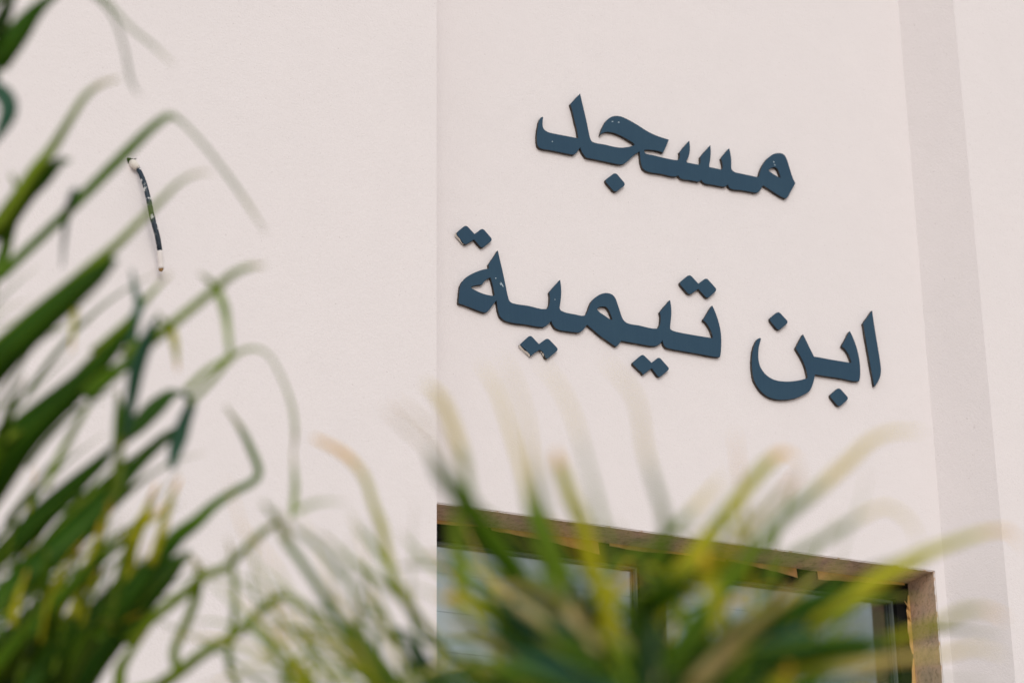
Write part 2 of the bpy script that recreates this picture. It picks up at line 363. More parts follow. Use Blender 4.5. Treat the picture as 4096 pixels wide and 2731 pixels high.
w1 = (C1([(865,135),(905,310),(960,540),(1005,760),(1025,840),(1050,885),(1090,905),(1250,935),(1400,970),(1500,983),(1600,975),(1690,955),(1722,938),
  (1690,905),(1600,850),(1500,795),(1400,755),(1310,738),(1250,742),(1200,768),(1175,790),(1200,710),(1230,640),(1270,570),(1330,515),(1390,490),(1450,487),(1520,500),(1600,535),
  (1700,590),(1800,650),(1900,715),(2000,768),(2100,808),(2190,838),(2258,858),(2215,960),(2165,1068),(2140,1052),(2080,1035),(2000,1022),(1930,1016),(1870,1020),
  (1874,1050),(1890,1072),(1915,1082),(2000,1098)]) +
 C2([(0,745),(196,785),(240,788),(262,768),(274,725),(268,662),(345,570),(420,480),(430,560),(430,640),(415,720),(395,770),(375,800),(385,822),(470,840),(570,858),(590,845),
  (597,790),(592,738),(670,645),(752,550),(757,620),(757,700),(748,790),(735,865),(735,895),(820,912),(930,935),(945,905),(943,850),(918,757),(985,670),(1047,597),(1065,680),(1078,760),
  (1080,850),(1080,910),(1095,945),(1140,975),(1220,995),(1350,1022),(1480,1048),(1510,1050),(1530,970),(1560,890),(1600,820),(1650,760),(1710,710),(1770,682),(1830,677),(1880,685),(1920,715),
  (1945,760),(1970,830),(2000,930),(2035,1040),(2060,1100),(2087,1150),(2050,1210),(2000,1300),(1960,1370),(1935,1388),(1880,1368),(1780,1310),(1680,1245),(1585,1185),(1565,1200),(1545,1240),
  (1510,1282),(1470,1298),(1400,1287),(1250,1260),(1070,1232),(1042,1205),(1030,1165),(1003,1190),(965,1204),(930,1200),(800,1175),(660,1148),(628,1122),(615,1095),(592,1114),(560,1126),(530,1120),(450,1105),(290,1075),
  (264,1050),(250,1025),(227,1037),(190,1045),(0,1007)]) +
 C1([(1900,1348),(1850,1305),(1822,1230),(1808,1130),(1800,1040),(1770,1060),(1700,1110),(1640,1170),(1580,1220),(1530,1244),(1470,1246),(1400,1232),(1200,1190),(960,1140),(920,1090),(885,1030),(868,975),
  (845,1010),(810,1060),(780,1088),(740,1092),(600,1065),(400,1025),(240,992),(205,960),(190,900),(186,830),(190,750),(205,650),(225,560),(250,515),(275,500),(287,510),(280,560),(278,630),
  (290,680),(320,715),(370,742),(500,772),(650,800),(838,838),(830,790),(815,700),(780,560),(750,430),(714,298)]))
w1h = C2([(1663,948),(1690,922),(1720,905),(1750,897),(1785,903),(1815,945),(1840,1010),(1856,1067),(1820,1052),(1740,1005)])
w2 = (C3([(830,555),(860,690),(900,860),(950,1090),(990,1280),(1010,1340),(1040,1370),(1090,1388),(1300,1420)]) +
 C4([(800,688),(830,675),(850,630),(862,560),(862,490),(850,428),(930,330),(1022,230),(1035,320),(1040,420),(1035,520),(1022,620),(1015,670),(1030,705),(1070,728),(1130,748),(1250,770),(1390,793),
  (1420,780),(1450,730),(1480,650),(1510,580),(1560,520),(1620,475),(1690,445),(1750,437),(1810,448),(1855,475),(1890,520),(1920,600),(1960,720),(1990,810),(2020,865),(2060,900),(2110,920),(2250,943)]) +
 C5([(690,995),(720,985),(745,930),(757,860),(755,790),(742,737),(820,642),(903,545),(918,630),(925,730),(920,830),(910,920),(905,990),(925,1015),(970,1035),(1050,1055),(1300,1100),(1575,1145),
  (1568,1100),(1545,1030),(1500,950),(1460,895),(1420,862),(1490,750),(1565,632),(1610,730),(1650,840),(1680,950),(1700,1060),(1708,1180),(1705,1300),(1695,1405),(1685,1440),(1650,1442),(1400,1400),(1050,1338),(900,1310),
  (840,1290),(805,1250),(793,1210),(785,1175),(765,1210),(730,1245),(680,1266),(620,1268),(400,1232),(140,1185),(110,1225),(80,1262),(55,1275)]) +
 C4([(1880,1266),(1790,1203),(1680,1130),(1560,1030),(1447,935),(1420,965),(1390,1010),(1350,1040),(1310,1056),(1250,1053),(1120,1035),(1000,1013),(940,978),(902,920),(885,872),(860,900),(820,940),(770,966),
  (720,970),(500,935),(180,880),(120,845),(75,790),(50,710),(36,625),(26,556)]) +
 C3([(780,1370),(750,1410),(710,1470),(670,1510),(625,1528),(580,1518),(450,1470),(350,1430),(215,1385),(215,1320),(220,1260),(228,1180),(240,1110),(268,1050),(320,990),(380,945),(470,900),(570,862),(692,838),(682,772),(760,660)]))
w2h1 = C3([(714,978),(745,1080),(768,1190),(780,1255),(750,1264),(700,1258),(580,1225),(480,1180),(412,1142),(415,1125),(450,1110),(582,1092),(640,1020)])
w2h2 = C4([(1600,694),(1620,665),(1680,650),(1740,655),(1775,690),(1810,760),(1842,850),(1838,862),(1800,845),(1720,790),(1640,735)])
alef = C6([(1838,140),(1850,240),(1880,430),(1915,640),(1945,830),(1957,930),(1955,1000),(1940,1060),(1910,1120),(1868,1178),(1845,1060),(1810,870),(1775,670),(1740,470),(1714,316),(1775,230)])
bn = C6([(895,465),(940,555),(990,660),(1030,740),(1045,770),(1070,772),(1250,805),(1450,838),(1555,855),(1540,800),(1510,730),(1465,665),(1422,630),(1478,522),(1532,420),(1580,520),(1620,630),(1650,740),(1668,850),(1675,950),
  (1672,1050),(1663,1098),(1640,1105),(1400,1065),(1200,1035),(1058,1012),(1050,1060),(1030,1140),(1010,1190),(985,1235),(920,1280),(820,1325),(720,1350),(620,1358),(520,1350),(420,1316),(340,1258),(275,1180),(228,1090),(205,980),
  (197,860),(200,770),(213,680),(237,600),(265,545),(293,519),(312,515),(322,530),(310,570),(292,640),(285,740),(290,820),(310,900),(350,970),(400,1025),(460,1065),(540,1095),(650,1108),(750,1105),(850,1090),(957,1060),
  (950,1000),(930,920),(890,820),(840,730),(793,655),(843,560)])
plate('sign_word', [smooth(w1), smooth(w1h)], 'large navy Arabic letter plate forming the upper line of the sign', 'sign lettering', None, [(2450, 487, 0.006, 0.3), (2475, 490, 0.007, 0.1), (2210, 567, 0.004, 1.4), (3099, 660, 0.006, -1.0), (3095, 648, 0.007, -1.4)])
plate('sign_word', [smooth(w2), smooth(w2h1), smooth(w2h2)], 'longest navy Arabic letter plate on the lower line, with two looped counters', 'sign lettering', None, [(2008, 1138, 0.020, -1.05), (2002, 1136, 0.008, -1.1), (1983, 1113, 0.005, 0.2), (2220, 1198, 0.003, 0.4)])
plate('sign_word', [smooth(bn)], 'navy letter plate with a deep open bowl at its left end', 'sign lettering')
plate('sign_letter', [smooth(alef)], 'slim upright navy letter standing alone at the start of the lower line', 'sign lettering')
RD = 13
dots = (
 ('sign_dot', rounded([(2462,689),(2504,738),(2461,771),(2418,722)], RD), 'single navy diamond dot below the upper line of lettering'),
 ('sign_dot', rounded(C6([(560,150),(700,302),(560,418),(428,258)]), RD), 'single navy diamond dot above the open bowl letter'),
 ('sign_dot', rounded(C6([(1385,1187),(1522,1340),(1385,1458),(1252,1300)]), RD), 'single navy diamond dot below the lettering beside the slim upright letter'),
 ('sign_double_dot', rounded(C3([(330,152),(465,298),(590,202),(752,388),(580,525),(457,383),(315,475),(168,285)]), RD, (0,2,3,4,6,7)), 'joined pair of navy diamond dots above the letter with the torn heart-shaped counter'),
 ('sign_double_dot', rounded(C5([(1210,142),(1350,292),(1472,195),(1646,388),(1488,530),(1347,373),(1208,472),(1042,280)]), RD, (0,2,3,4,6,7)), 'joined pair of navy diamond dots above the end of the longest lettering plate'),
 ('sign_double_dot', rounded(C7([(1862,33),(1938,107),(2003,57),(2094,160),(2003,236),(1940,154),(1866,210),(1850,186),(1826,168),(1770,110)]), RD*.8, (0,2,3,4,9)), 'pair of navy diamond dots with a nicked corner below the middle of the lower line'),
 ('sign_double_dot', rounded(C4([(555,1092),(690,1237),(825,1137),(1002,1322),(825,1470),(790,1450),(772,1400),(745,1352),(700,1325),(640,1365),(565,1424),(535,1385),(480,1325),(390,1245)]), RD, (0,2,3)), 'joined pair of navy diamond dots with badly chipped lower edges'),
)
DD = []
for nm, pts, lab in dots: DD.append(plate(nm, [pts], lab, 'sign lettering'))
# smears of pale filler on the chipped lower edges
def smear(parent, pts, w):
    A = []; B = []
    for i, (x, y) in enumerate(pts):
        q = on_y(x, y, -0.0105); j = 0.4 + 0.6 * math.sin(1.3 + 2.1 * i)
        A.append(q + Vector((0, 0, w * abs(j)))); B.append(q - Vector((w * 0.5, -0.006, w * 0.6)))
    strip('filler_smear', M['filler'], parent, A, B, 0.0015)
M['filler'] = mat('pale_filler', (0.70, 0.66, 0.60), 0.9, 0.1)
smear(DD[6], C4([(385,1260),(420,1300),(465,1345),(500,1370),(535,1400),(548,1425)]), 0.0022)
smear(DD[6], C4([(728,1350),(748,1365),(760,1395),(775,1420)]), 0.0022)
smear(DD[3], C3([(165,290),(180,325),(225,370),(265,420),(298,455)]), 0.0024)

# ------------------------------------------------------------------ severed conduit on the left wall
KC = crop((480, 600), 3.0167)
con = tag(empty('conduit', on_y(520, 640, -DEP)), 'cut-off dark corrugated conduit flecked with white paint, hanging out of the wall', 'conduit')
con.location = (0, 0, 0)
M['conduit'] = mat('dark_conduit', (0.018, 0.035, 0.055), 0.45, 0.4)
v = coords(M['conduit']); L(M['conduit'], mixc(M['conduit'], ramp(M['conduit'], noise_tex(M['conduit'], v, 70, 3, 0.6), [(0.56, (0, 0, 0)), (0.60, (1, 1, 1))]), (0.018, 0.036, 0.058), (0.68, 0.70, 0.70)), bsdf(M['conduit']).inputs['Base Color'])
M['white_sleeve'] = mat('white_sleeve', (0.74, 0.70, 0.68), 0.6, 0.3)
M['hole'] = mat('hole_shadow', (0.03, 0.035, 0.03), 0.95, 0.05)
M['copper'] = mat('brown_wire_end', (0.30, 0.17, 0.06), 0.6, 0.3)
def catmull(P, n):
    P = [Vector(p) for p in P]; out = []
    Q = [2 * P[0] - P[1]] + P + [2 * P[-1] - P[-2]]
    for k in range(n):
        s = k / (n - 1) * (len(P) - 1); i = min(int(s), len(P) - 2); t = s - i
        a, b, c, d = Q[i], Q[i+1], Q[i+2], Q[i+3]
        out.append(0.5 * ((2*b) + (c - a) * t + (2*a - 5*b + 4*c - d) * t*t + (3*b - a - 3*c + d) * t**3))
    return out
def tube_mesh(path, radii, seg=12, name='tube'):
    bm = bmesh.new(); rings = []; n = len(path); ref = Vector((0.3, 1, 0.1))
    for i, p in enumerate(path):
        t = (path[min(i+1, n-1)] - path[max(i-1, 0)]).normalized()
        x = t.cross(ref).normalized(); y = t.cross(x).normalized()
        rings.append([bm.verts.new(p + (x * math.cos(a) + y * math.sin(a)) * radii[i]) for a in (2 * math.pi * k / seg for k in range(seg))])
    for a, b in zip(rings, rings[1:]):
        for k in range(seg): bm.faces.new((a[k], a[(k+1) % seg], b[(k+1) % seg], b[k]))
    bm.faces.new(rings[0][::-1]); bm.faces.new(rings[-1])
    bmesh.ops.recalc_face_normals(bm, faces=bm.faces[:])
    me = bpy.data.meshes.new(name); bm.to_mesh(me); bm.free()
    for f in me.polygons: f.use_smooth = True
    return me
kp = KC([(205,205),(243,275),(283,370),(316,480),(345,600),(370,720),(400,850),(430,960),(455,1060),(470,1150),(480,1215)])
ky = [-DEP - d for d in (0.006, 0.02, 0.03, 0.038, 0.043, 0.046, 0.047, 0.046, 0.044, 0.041, 0.038)]
path = catmull([on_y(x, y, Y) for (x, y), Y in zip(kp, ky)], 220)
link('corrugated_tube', tube_mesh(path, [(0.0072 + 0.0010 * (1 if k % 2 else -1)) * (0.8 + 0.2 * min(1, k / 120)) for k in range(220)]), M['conduit'], con)
e0 = path[-1]; e1 = on_y(*KC([(497, 1430)])[0], -DEP - 0.030)
sp_ = [e0.lerp(e1, t / 10) for t in range(11)]
link('end_sleeve', tube_mesh(sp_, [0.0079, 0.0081] + [0.0080 + 0.0003 * math.sin(t) for t in range(9)]), M['white_sleeve'], con)
e2 = on_y(*KC([(488, 1462)])[0], -DEP - 0.029)
link('wire_end', tube_mesh([e1.lerp(e2, t / 3 - 0.1) for t in range(4)], [0.0066, 0.0066, 0.006, 0.0052], 8), M['copper'], con)
pp = catmull([on_y(*KC([q])[0], -DEP - d) for q, d in (((150, 160), -0.02), ((160, 165), 0.006), ((180, 188), 0.014), ((206, 212), 0.010))], 12)
link('filler_plug', tube_mesh(pp, [0.0125 * (1 - 0.25 * t / 11) + 0.0012 * math.sin(t * 2.3) for t in range(12)]), M['filler'], con)
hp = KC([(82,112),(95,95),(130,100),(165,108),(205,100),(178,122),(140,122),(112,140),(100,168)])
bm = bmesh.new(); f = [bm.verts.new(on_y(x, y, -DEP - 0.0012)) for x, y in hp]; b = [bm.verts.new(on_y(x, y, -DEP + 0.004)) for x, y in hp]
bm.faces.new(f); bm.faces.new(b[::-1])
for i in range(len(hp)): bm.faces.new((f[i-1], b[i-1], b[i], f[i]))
bmesh.ops.recalc_face_normals(bm, faces=bm.faces[:]); me = bpy.data.meshes.new('hole_shadow_patch'); bm.to_mesh(me); bm.free()
link('hole_shadow_patch', me, M['hole'], con)  # dark slab on the uncut wall, painting in the shade of the hole

# ------------------------------------------------------------------ palms in the foreground
def leaf_mesh(P, Wd, twist, fold, n):
    pts = catmull(P, n); m = len(P)
    bm = bmesh.new(); uvl = bm.loops.layers.uv.new('UVMap'); rows = []
    for i, p in enumerate(pts):
        s = i / (n - 1) * (m - 1); k = min(int(s), m - 2); w = Wd[k] + (Wd[k+1] - Wd[k]) * (s - k)
        t = (pts[min(i+1, n-1)] - pts[max(i-1, 0)]).normalized()
        view = (p - CAM).normalized(); side = t.cross(view)
        side = side.normalized() if side.length > 1e-4 else RT.copy()
        nor = side.cross(t).normalized(); a = twist + 0.3 * math.sin(2.5 * i / n + twist * 3)
        sd2 = side * math.cos(a) + nor * math.sin(a); nr2 = nor * math.cos(a) - side * math.sin(a)
        h = 0.5 * w / max(0.5, abs(math.cos(a)))
        th = min(0.0009, 0.12 * h) + 0.0001
        rows.append([bm.verts.new(p + sd2 * h), bm.verts.new(p + nr2 * (fold * h + th)), bm.verts.new(p - sd2 * h), bm.verts.new(p + nr2 * (fold * h - th))])
    U = (1, 0, 1, 0)
    for i in range(n - 1):
        for k in range(4):
            q = (k + 1) % 4; f = bm.faces.new((rows[i][k], rows[i][q], rows[i+1][q], rows[i+1][k])); f.smooth = True
            for lp, uv in zip(f.loops, ((U[k], i/(n-1)), (U[q], i/(n-1)), (U[q], (i+1)/(n-1)), (U[k], (i+1)/(n-1)))): lp[uvl].uv = uv
    bm.faces.new(rows[0][::-1]); bm.faces.new(rows[-1])
    bmesh.ops.recalc_face_normals(bm, faces=bm.faces[:])
    me = bpy.data.meshes.new('leaf'); bm.to_mesh(me); bm.free(); return me
class Palm:
    def __init__(self, label, crown_px, depth, seed, canes, ws=1.0, wt=1.0, tw=0.6):
        self.rnd = random.Random(seed); self.depth = depth; self.ws = ws; self.wt = wt; self.tw = tw; self.crown = at(*crown_px, depth)
        self.root = tag(empty('palm', (self.crown.x, self.crown.y, 0)), label, 'palm', 'palms in front of the wall')
        self.o = Vector((self.crown.x, self.crown.y, 0))
        for dx, dy in canes:
            top = self.crown - self.o + Vector((dx * 0.3, dy * 0.3, -0.02)); bot = Vector((dx, dy, -0.03)); n = 34
            pth = [bot.lerp(top, t / (n - 1)) for t in range(n)]
            link('cane', tube_mesh(pth, [(0.019 - 0.006 * t / n) * (1.09 if t % 3 == 0 else 1.0) for t in range(n)], 10), M['cane'], self.root)
    def leaf(self, key, px, w, d=0.0, tip=None, ext=None, twist=None):
        r = self.rnd; n = len(px)
        d0 = self.depth + d + r.uniform(-0.05, 0.05); d1 = d0 + (tip if tip is not None else r.uniform(-0.18, 0.12))
        if isinstance(w, (int, float)): w = [w] * n
        if key == 'dry': w = [x * 0.6 for x in w]          # dried blades shrivel
        P = []; Wd = []
        for i, (x, y) in enumerate(px):
            dd = d0 + (d1 - d0) * i / (n - 1); P.append(at(x, y, dd) - self.o); Wd.append(w[i] * dd / F_PX * (self.ws + (self.wt - self.ws) * i / (n - 1)))
        x0, y0 = px[0]
        if ext is None: ext = x0 < 0 or y0 > H_PX or x0 > W_PX
        if ext:
            cpt = self.crown - self.o + Vector((r.uniform(-0.03, 0.03), r.uniform(-0.03, 0.03), r.uniform(-0.05, 0.03)))
            if (cpt - P[0]).length > 0.08:
                P = [cpt, cpt.lerp(P[0], 0.5) + Vector((0, 0, 0.02))] + P; Wd = [Wd[0] * 0.35, Wd[0] * 0.8] + Wd
        Wd[-1] *= 0.5
        seg = max(8, min(30, 4 * len(P)))
        tw = twist if twist is not None else r.uniform(-self.tw, self.tw)
        link('leaf', leaf_mesh(P, Wd, tw, r.uniform(0.12, 0.35), seg), M['leaf_' + key], self.root)
def K(o): return lambda pts: [(o[0] + x / 1.12, o[1] + y / 1.12) for x, y in pts]
A_, B_, C_, D_, E_ = K((0, 0)), K((0, 1331)), K((1000, 1331)), K((2000, 1331)), K((2696, 1331))
def S(w): return [x / 1.12 for x in w] if isinstance(w, (list, tuple)) else w / 1.12

pl = Palm('tall deep green palm with long broad arching leaves in front of the conduit', (-520, 3150), 3.4, 11, ((0, 0), (-0.16, 0.05), (0.1, 0.1), (-0.07, -0.13)), 1.35, 0.9, 0.2)
for key, pts, w in (
 ('deep', [(-120,470),(0,250),(80,150),(150,60),(215,0),(300,-55),(420,-20),(510,80),(560,230),(585,360),(625,430)], [110,100,84,60,40,26,17,14,14,16,8]),
 ('green', [(-160,260),(60,-60),(250,-150),(450,-20),(580,120),(680,200),(780,295)], [50,46,30,15,13,13,8]),
 ('deep', [(-120,330),(-20,150),(20,60),(70,-60)], [70,70,64,50]),
 ('blue', [(-140,330),(-30,390),(25,440),(38,500),(10,570),(-40,660)], [40,60,76,76,60,30]),
 ('green', [(-160,1390),(0,1240),(80,1160),(250,1000),(400,850),(560,690),(660,590),(735,530),(775,520),(830,560),(930,670),(1030,800),(1120,930),(1195,1050)], [44,40,38,36,42,44,38,32,24,14,15,17,15,8]),
 ('blue', [(335,850),(305,950),(290,1050),(278,1200)], [34,46,26,18]),
 ('light', [(-130,1180),(0,1000),(60,910),(150,770),(230,670),(305,550),(375,440),(445,380),(540,350)], [50,50,50,46,40,32,28,22,14]),
 ('deep', [(-140,1180),(0,1020),(110,870),(190,800),(262,730),(315,720)], [70,84,84,72,50,30]),
 ('light', [(50,780),(78,850),(75,930),(60,1000)], [14,22,26,30]),
 ('green', [(-60,1330),(10,1160),(40,1040),(80,930),(110,850)], [46,46,46,40,24]),
 ('deep', [(-260,1850),(-60,1670),(50,1560),(200,1420),(330,1310),(430,1230),(520,1160)], [130,130,126,120,112,96,64]),
 ('light', [(-140,1660),(0,1540),(150,1410),(300,1290),(420,1185),(520,1100),(620,1000),(720,900),(800,820),(880,778),(955,775)], [50,50,50,50,44,38,32,26,18,13,9]),
 ('yellow', [(335,1370),(330,1450),(322,1570)], [44,30,18]),
 ('blue', [(585,1560),(600,1450),(622,1370),(606,1300),(590,1205)], [40,40,38,30,20]),
 ('light', [(420,1590),(520,1500),(590,1430),(640,1360),(700,1290),(765,1225)], [46,42,36,30,22,16]),
 ('light', [(560,1610),(640,1545),(700,1505),(760,1460),(860,1380),(970,1290),(1040,1230),(1120,1195),(1190,1190)], [60,56,48,38,36,36,32,26,14]),
 ('light', [(975,1295),(1005,1380),(1020,1480),(1030,1570),(1040,1620)], [26,36,28,32,20]),
 ('yellow', [(765,1465),(785,1550),(795,1660)], [32,32,18]),
 ('light', [(965,1285),(930,1250),(890,1222)], [24,18,12]), ('light', [(755,1465),(725,1430),(695,1395)], [24,18,12]),
): pl.leaf(key, A_(pts), S(w))
for key, pts, w in (
 ('green', [(-10,520),(20,420),(60,300),(110,190)], [34,40,38,26]),
 ('deep', [(-240,900),(-80,680),(20,550),(110,450),(230,340),(350,235),(450,130),(540,30),(610,-60)], [180,180,164,144,124,108,90,62,34]),
 ('light', [(-60,560),(40,470),(150,370),(260,270),(380,140),(480,30)], [26,26,26,24,22,16]),
 ('green', [(380,290),(470,210),(560,140),(610,80)], [60,60,50,30]),
 ('light', [(200,700),(280,525),(360,385),(430,280)], [26,28,28,16]),
 ('blue', [(555,480),(575,380),(595,260),(615,150),(650,50),(700,-70)], [18,36,56,70,70,40]),
 ('green', [(528,520),(540,400),(528,262)], [44,60,34]),
 ('deep', [(545,480),(620,410),(700,330),(765,275),(825,268)], [40,66,74,52,26]),
 ('light', [(490,770),(520,680),(530,580),(555,470)], [40,54,50,30]),
 ('deep', [(-200,1190),(-60,1060),(60,940),(200,800),(330,680),(450,575),(535,480)], [60,70,82,90,76,58,30]),
 ('deep', [(-200,1370),(-60,1240),(60,1130),(200,1010),(330,890),(450,770),(560,640),(650,550),(740,468),(815,415)], [60,70,84,104,116,106,76,60,54,40]),
 ('blue', [(770,610),(778,555),(802,470),(832,380),(855,310),(815,265)], [16,40,62,52,44,30]),
 ('light', [(845,320),(950,212),(1040,110),(1120,70),(1200,95),(1262,200),(1308,330),(1322,450),(1312,545)], [20,20,18,15,12,13,18,22,14]),
 ('light', [(830,260),(920,175),(1015,110),(1042,60)], [22,24,22,12]),
 ('deep', [(480,1300),(600,1150),(680,1050),(780,940),(880,850)], [80,90,80,66,30]),
 ('green', [(640,1090),(720,985),(800,905),(880,845),(960,770),(1050,710),(1130,668),(1160,620),(1128,530),(1080,430),(1008,325)], [40,52,60,52,40,36,32,32,34,28,14]),
 ('light', [(1306,830),(1312,780),(1322,690),(1312,530)], [12,22,26,16]),
 ('light', [(560,1390),(700,1262),(830,1162),(900,1100),(1020,1040),(1090,975),(1180,890),(1262,838)], [40,40,40,36,32,32,36,38]),
 ('light', [(1000,1640),(1025,1500),(1030,1380),(1046,1280),(1052,1150),(1040,1020),(1018,910)], [24,24,26,24,22,20,10]),
 ('light', [(640,1640),(720,1570),(800,1520),(900,1440),(1030,1360),(1130,1282),(1220,1198),(1292,1180),(1400,1240),(1500,1325)], [40,44,46,44,42,40,42,40,26,18]),
 ('light', [(735,1570),(780,1420),(840,1285),(880,1170),(890,1060),(858,995)], [40,34,36,42,36,18]),
 ('deep', [(200,1700),(310,1568),(420,1420),(540,1285),(640,1180),(740,1080),(855,975)], [150,170,160,150,136,112,40]),
 ('deep', [(40,1720),(150,1568),(280,1400),(420,1260),(560,1120),(700,1000)], [90,96,96,90,84,50]),
 ('green', [(-100,1568),(120,1340),(260,1200),(380,1080),(480,980),(610,850)], [60,64,64,56,46,26]),
 ('deep', [(-120,1480),(0,1380),(110,1280),(210,1180),(320,1060)], [50,56,56,50,30]),
 ('light', [(470,1640),(540,1500),(590,1420),(670,1325)], [50,46,36,18]),
 ('yellow', [(330,1270),(360,1110),(420,960),(455,835)], [28,30,30,16]), ('yellow', [(390,1160),(430,1000),(470,850),(495,755)], [28,32,30,18]),
 ('yellow', [(560,1110),(600,955),(640,820),(705,670)], [30,32,28,16]), ('yellow', [(675,1040),(720,900),(760,760),(805,650)], [32,36,32,22]),
 ('yellow', [(230,1260),(260,1120),(310,980)], [26,26,14]), ('yellow', [(55,1310),(80,1180),(125,1060)], [28,26,14]),
 ('yellow', [(590,1060),(600,960),(665,800),(690,690)], [30,34,26,14]), ('yellow', [(500,980),(520,940),(640,870),(740,760)], [20,24,24,14]),
): pl.leaf(key, B_(pts), S(w))
rr = random.Random(5)
for i in range(10):        # small crowded leaflets low in the clump
    x = rr.uniform(-60, 470); y = rr.uniform(1080, 1620) - 0.35 * x * 0.4
    ln = rr.uniform(190, 330); a = math.radians(rr.uniform(58, 100))
    pts = [(x, y), (x + 0.4*ln*math.cos(a), y - 0.4*ln*math.sin(a)), (x + ln*math.cos(a) + rr.uniform(5, 40), y - ln*math.sin(a))]
    pl.leaf(rr.choice(('green', 'deep', 'deep')), B_(pts), S([30, rr.uniform(34, 54), 16]), d=rr.uniform(-0.08, 0.15), ext=False)
for i in range(8):
    x = -120 + 62 * i; pts = [(x - 60, 1640 + 15 * i), (x + 60, 1500), (x + 170, 1350), (x + 250, 1220 + 8 * i)]
    pl.leaf('deep' if i % 3 else 'green', B_(pts), S([70, 76, 60, 26]), d=rr.uniform(0, 0.15))

pm = Palm('slender palm with thin sparse drooping leaves left of the window', (1640, 3120), 3.0, 23, ((0, 0), (0.07, -0.08)), 1.0, 0.7)
for key, pts, w in (
 ('green', [(700,1720),(620,1600),(540,1480),(460,1380),(380,1260),(300,1130),(220,1010),(150,910),(118,790)], [120,114,94,72,52,46,46,52,28]),
 ('deep', [(720,1720),(640,1600),(570,1520),(500,1430),(430,1330)], [60,80,70,50,24]),
 ('green', [(900,1650),(830,1568),(760,1460),(660,1360),(570,1250),(480,1150),(390,1060),(310,960),(220,890),(170,845)], [70,76,74,54,42,38,54,44,36,20]),
 ('yellow', [(860,1480),(840,1385),(760,1290),(690,1180),(640,1090),(610,960),(590,870),(550,760),(510,640),(420,540),(285,470)], [40,44,44,54,48,38,48,36,36,40,44]),
 ('light', [(720,1240),(620,1060),(540,940),(455,845)], [30,32,30,16]),
 ('light', [(880,1110),(840,1070),(760,990),(670,890)], [30,34,36,20]),
 ('light', [(690,1200),(560,1090),(440,1010),(330,900)], [34,34,30,16]),
 ('deep', [(880,1420),(800,1340),(740,1260),(690,1180)], [40,46,44,24]),
 ('blue', [(900,1640),(800,1500),(720,1400),(650,1340)], [70,80,60,30]),
 ('light', [(180,1640),(160,1540),(120,1460),(70,1420)], [34,36,30,14]), ('yellow', [(235,1680),(205,1540),(185,1470)], [24,22,10]),
 ('light', [(60,760),(140,860),(190,930)], [14,30,30]), ('dry', [(170,950),(165,860),(150,800)], [34,44,24]),
 ('light', [(195,800),(300,760),(420,755)], [24,20,12]), ('light', [(190,1490),(260,1420),(360,1380)], [22,24,14]),
): pm.leaf(key, C_(pts), S(w))

pr = Palm('yellowing palm with dense fanned leaves in front of the window', (2650, 3120), 2.55, 37, ((0, 0), (0.08, 0.03), (-0.07, 0.06), (0.02, -0.08)), 1.15, 1.05)
for key, pts, w in (
 ('green', [(1420,1420),(1290,1230),(1180,1060),(1080,940),(1000,810),(930,720),(850,620),(795,510)], [90,104,96,88,84,74,54,36]),
 ('pale', [(1240,1100),(1130,940),(1000,760),(955,560),(900,400),(850,290),(785,225)], [50,44,24,34,38,36,20]),
 ('dry', [(900,640),(790,510),(700,425),(610,335)], [14,16,20,24]), ('dry', [(980,640),(850,480),(760,380),(650,305)], [14,14,16,12]),
 ('pale', [(1470,1330),(1400,1150),(1330,950),(1270,820),(1220,620),(1160,420),(1100,250),(1030,135)], [90,96,80,48,22,17,15,8]),
 ('pale', [(1420,1150),(1370,980),(1325,830),(1300,720),(1268,600),(1240,400),(1180,200),(1120,110)], [66,60,50,38,26,13,10,6]),
 ('yellow', [(1600,1250),(1540,1040),(1480,830),(1440,750),(1410,660),(1385,590),(1370,525)], [60,60,60,54,50,46,26]),
 ('pale', [(1660,1150),(1568,800),(1520,620),(1450,380),(1380,230),(1300,135)], [60,40,22,17,14,8]),
 ('light', [(960,1180),(940,1000),(920,860),(960,700)], [60,56,46,20]),
 ('yellow', [(1330,690),(1312,600),(1300,540)], [20,30,18]),
): pr.leaf(key, C_(pts), S(w), ext=False if pts[0][1] < 1500 else None)
for key, pts, w in (
 ('dry', [(1480,1400),(1300,1290),(1150,1200),(1000,1170),(850,1165)], [60,64,60,50,20]), ('yellow', [(1400,1430),(1200,1330),(1060,1260),(930,1200),(845,1185)], [56,60,52,44,18]),
 ('blue', [(1480,1480),(1330,1400),(1200,1280),(1090,1170)], [60,64,56,22]), ('deep', [(1420,1500),(1250,1420),(1130,1340),(1030,1240)], [56,56,48,20]),
 ('green', [(1400,1640),(1180,1560),(1060,1480),(960,1430),(870,1385)], [60,56,50,40,18]), ('dry', [(1420,1580),(1250,1500),(1100,1400),(960,1330),(840,1295)], [60,64,60,48,20]),
 ('deep', [(1300,1700),(1080,1640),(960,1540),(850,1475)], [60,60,50,22]), ('light', [(1500,1380),(1420,1220),(1320,1120),(1220,1080)], [56,56,46,18]),
 ('dry', [(1560,1420),(1450,1280),(1340,1200),(1240,1150)], [66,70,60,26]), ('blue', [(1560,1560),(1440,1380),(1400,1240),(1470,1100)], [60,66,56,24]),
 ('yellow', [(1640,1500),(1600,1330),(1620,1180),(1700,1050)], [56,60,50,20]), ('deep', [(1200,1700),(1100,1560),(1000,1500),(900,1490)], [60,56,44,18]),
): pr.leaf(key, C_(pts), S(w), d=-0.12, ext=pts[0][1] > 1550)
